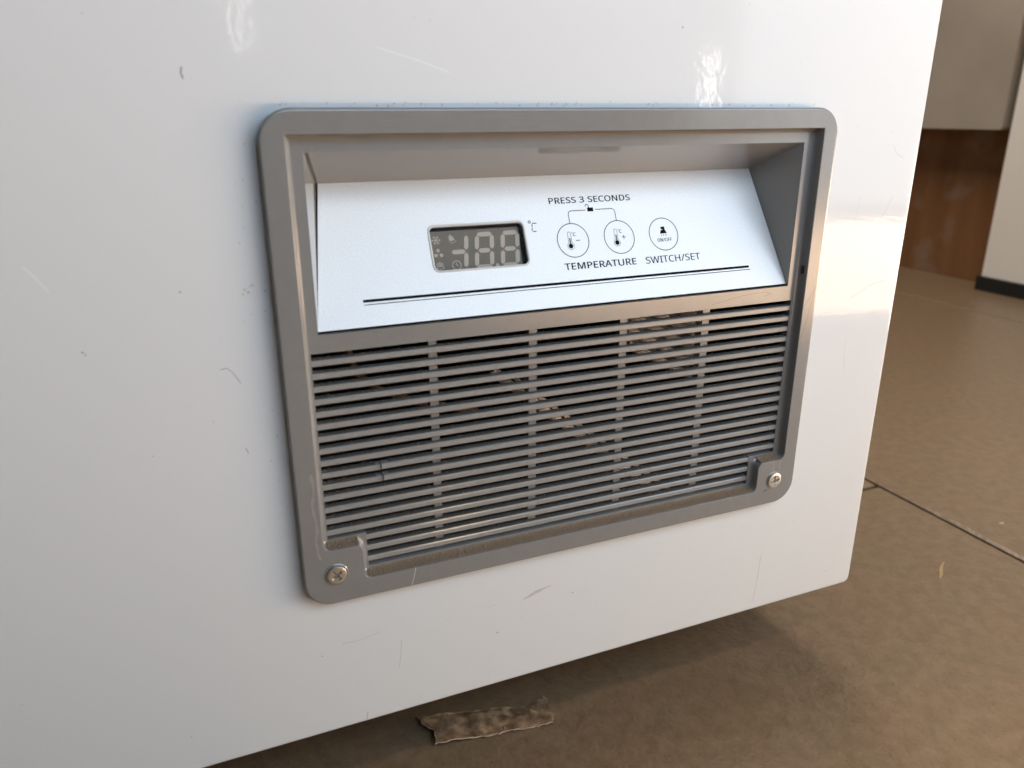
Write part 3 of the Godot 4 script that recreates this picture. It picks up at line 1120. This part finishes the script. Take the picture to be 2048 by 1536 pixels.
# ---------------------------------------------------------------- what shows behind the slats
func build_condenser(fz: Node, o: Vector3) -> void:
	var root := Node3D.new()
	root.name = "condenser"
	fz.add_child(root)
	root.position = o * 0.001
	# slanting pipe with a thin one beside it
	var a := shape()
	a.tube([Vector3(92.4, 91, -17), Vector3(98.4, 84.6, -17), Vector3(134.9, 53.3, -17), Vector3(176.7, 18.2, -17), Vector3(190, 5, -17)], 2.2, 10)
	put("pipe", a, mats.tube, root)
	var b := shape()
	b.tube([Vector3(100.7, 88.6, -17), Vector3(106.9, 81.7, -17), Vector3(144.4, 50.6, -17), Vector3(185.6, 16.7, -17), Vector3(200, 4, -17)], 1.1, 8)
	put("thin_pipe", b, mats.tube, root)
	var c := shape()
	c.tube([Vector3(29, 118, -22), Vector3(29.5, 106, -22), Vector3(32, 96, -22), Vector3(41, 87, -22), Vector3(57, 79, -23), Vector3(88, 68, -27)], 1.7, 8)
	put("pipe", c, mats.tube_rust, root)
	# bank of tubes with a plate behind it at the upper right
	for k in 6:
		var t := shape()
		t.tube([Vector3(159.7 + k * 0.42, 132.0 - k * 7.4, -16.5), Vector3(201.3 + k * 0.75, 110.6 - k * 8.0, -16.5)], 1.9, 8)
		put("coil_tube", t, mats.tube, root)
	var pl := shape()
	pl.quad(Vector3(159.7, 136, -19), Vector3(161.8, 92, -19), Vector3(205.2, 67.5, -19), Vector3(205.2, 136, -19))
	pl.quad(Vector3(159.7, 136, -20), Vector3(205.2, 136, -20), Vector3(205.2, 67.5, -20), Vector3(161.8, 92, -20))
	put("coil_plate", pl, mats.tube_grey, root)

# ---------------------------------------------------------------- litter on the floor
func build_litter() -> void:
	# torn strip of card half under the freezer
	var s := Node3D.new()
	s.name = "card_scrap"
	s.position = Vector3(0.097, 0.0, -0.042)
	add_child(s)
	tag(s, "torn strip of dirty brown card lying under the freezer's front edge", "card scrap")
	var top := PackedVector2Array()
	var raw := [[-37, 17], [-36, 9], [-31.5, 2], [-34, -8], [-2, -11.3], [33.5, -16.5], [36.5, -10.5], [35, -7], [38.5, 2], [34, 4.6], [20, 3.5], [16, 6.5], [0, 11.2], [-18, 13.0], [-33, 15.8]]
	var wob := FastNoiseLite.new()
	wob.seed = 19
	wob.frequency = 0.16
	for i in raw.size():
		var p := Vector2(raw[i][0], raw[i][1])
		var q := Vector2(raw[(i + 1) % raw.size()][0], raw[(i + 1) % raw.size()][1])
		var n := maxi(2, int(p.distance_to(q) / 2.0))
		for k in n:
			var u := p.lerp(q, float(k) / n)
			var out := (q - p).normalized().orthogonal()
			top.append(u + out * wob.get_noise_2d(u.x * 3.0, u.y * 3.0) * 1.1)
	var sh := shape(Vector2.ZERO, Vector2(60, 60))
	var idx := Geometry2D.triangulate_polygon(top)
	var lift := func(p: Vector2) -> float: return 1.5 + 3.6 * smoothstep(5.0, -37.0, p.x) + 0.5 * sin(p.x * 0.21) + 0.4 * sin(p.y * 0.5 + p.x * 0.1) - 0.05 * (p.y + 10.0)
	var cuts := Geometry2D.offset_polygon(top, -1.4)[0]
	for lay in 2:
		for k in range(0, idx.size(), 3):
			var q := []
			for j in 3:
				var p := top[idx[k + j]]
				q.append(Vector3(p.x, lift.call(p) - lay * 0.5, -p.y))
			sh.tri(q[0], q[1], q[2])
	# crumpled flakes standing on the card
	for k in 46:
		var p := Vector2(rng.randf_range(-33, 34), rng.randf_range(-13, 12))
		if not Geometry2D.is_point_in_polygon(p, cuts):
			continue
		var y: float = lift.call(p)
		var r := rng.randf_range(0.8, 2.6)
		var an := rng.randf_range(0, TAU)
		var p0 := Vector3(p.x + cos(an) * r, y + 0.03, -p.y + sin(an) * r)
		var p1 := Vector3(p.x + cos(an + 2.1) * r, y + 0.05, -p.y + sin(an + 2.1) * r)
		var p2 := Vector3(p.x + cos(an + 4.0) * r * 0.8, y + rng.randf_range(0.2, 0.8), -p.y + sin(an + 4.0) * r * 0.8)
		sh.tri(p0, p1, p2)
	put("card", sh, mats.card, s)
	var ed := shape()
	for i in top.size():
		var p := top[i]
		var q := top[(i + 1) % top.size()]
		var n := 1
		for k in n:
			var u := p.lerp(q, float(k) / n)
			var v := p.lerp(q, float(k + 1) / n)
			var y0: float = lift.call(p) + (lift.call(q) - lift.call(p)) * k / n
			var y1: float = lift.call(p) + (lift.call(q) - lift.call(p)) * (k + 1) / n
			var drop := 0.5 + (0.5 * absf(sin(u.x * 0.37)) if u.y < -5.0 else 0.0)
			ed.quad(Vector3(u.x, y0 - drop, -u.y), Vector3(v.x, y1 - drop, -v.y), Vector3(v.x, y1, -v.y), Vector3(u.x, y0, -u.y))
	# curled end
	ed.quad(Vector3(36.2, 1.5, -4.5), Vector3(36.9, 2.6, -5.0), Vector3(38.2, 2.4, -1.6), Vector3(37.6, 1.4, -1.2))
	put("torn_edge", ed, mats.card_edge, s)
	# straw-like shaving
	var st := shape()
	var pts := [Vector3(11.0, 0.5, -7.0), Vector3(3.5, 0.9, -3.0), Vector3(-1.5, 1.5, 0.5), Vector3(-6.5, 0.9, 5.0), Vector3(-11.0, 0.4, 8.0)]
	for i in pts.size() - 1:
		var w0 := 0.4 + 0.75 * sin(PI * (i + 0.3) / 4.6)
		var w1 := 0.4 + 0.75 * sin(PI * (i + 1.3) / 4.6)
		var n := Vector3(0.6, 0.35, 0.75)
		st.quad(pts[i] - n * w0, pts[i] + n * w0, pts[i + 1] + n * w1, pts[i + 1] - n * w1)
		st.quad(pts[i] - n * w0 - Vector3(0, 0.3, 0), pts[i + 1] - n * w1 - Vector3(0, 0.3, 0), pts[i + 1] - n * w1, pts[i] - n * w0)
	var so := put("wood_shaving", st, mats.straw, self, Vector3(471.0, 0.3, -53.0))
	tag(so, "curled yellow shaving on the floor right of the freezer", "shaving")
	var ch := shape()
	ch.box(Vector3(-2.2, 0, -1.2), Vector3(2.2, 0.4, 1.0))
	var co := put("paint_chip", ch, mats.chip, self, Vector3(580.0, 0.02, -85.0))
	tag(co, "small pale paint chip on the floor beyond the joint", "chip")
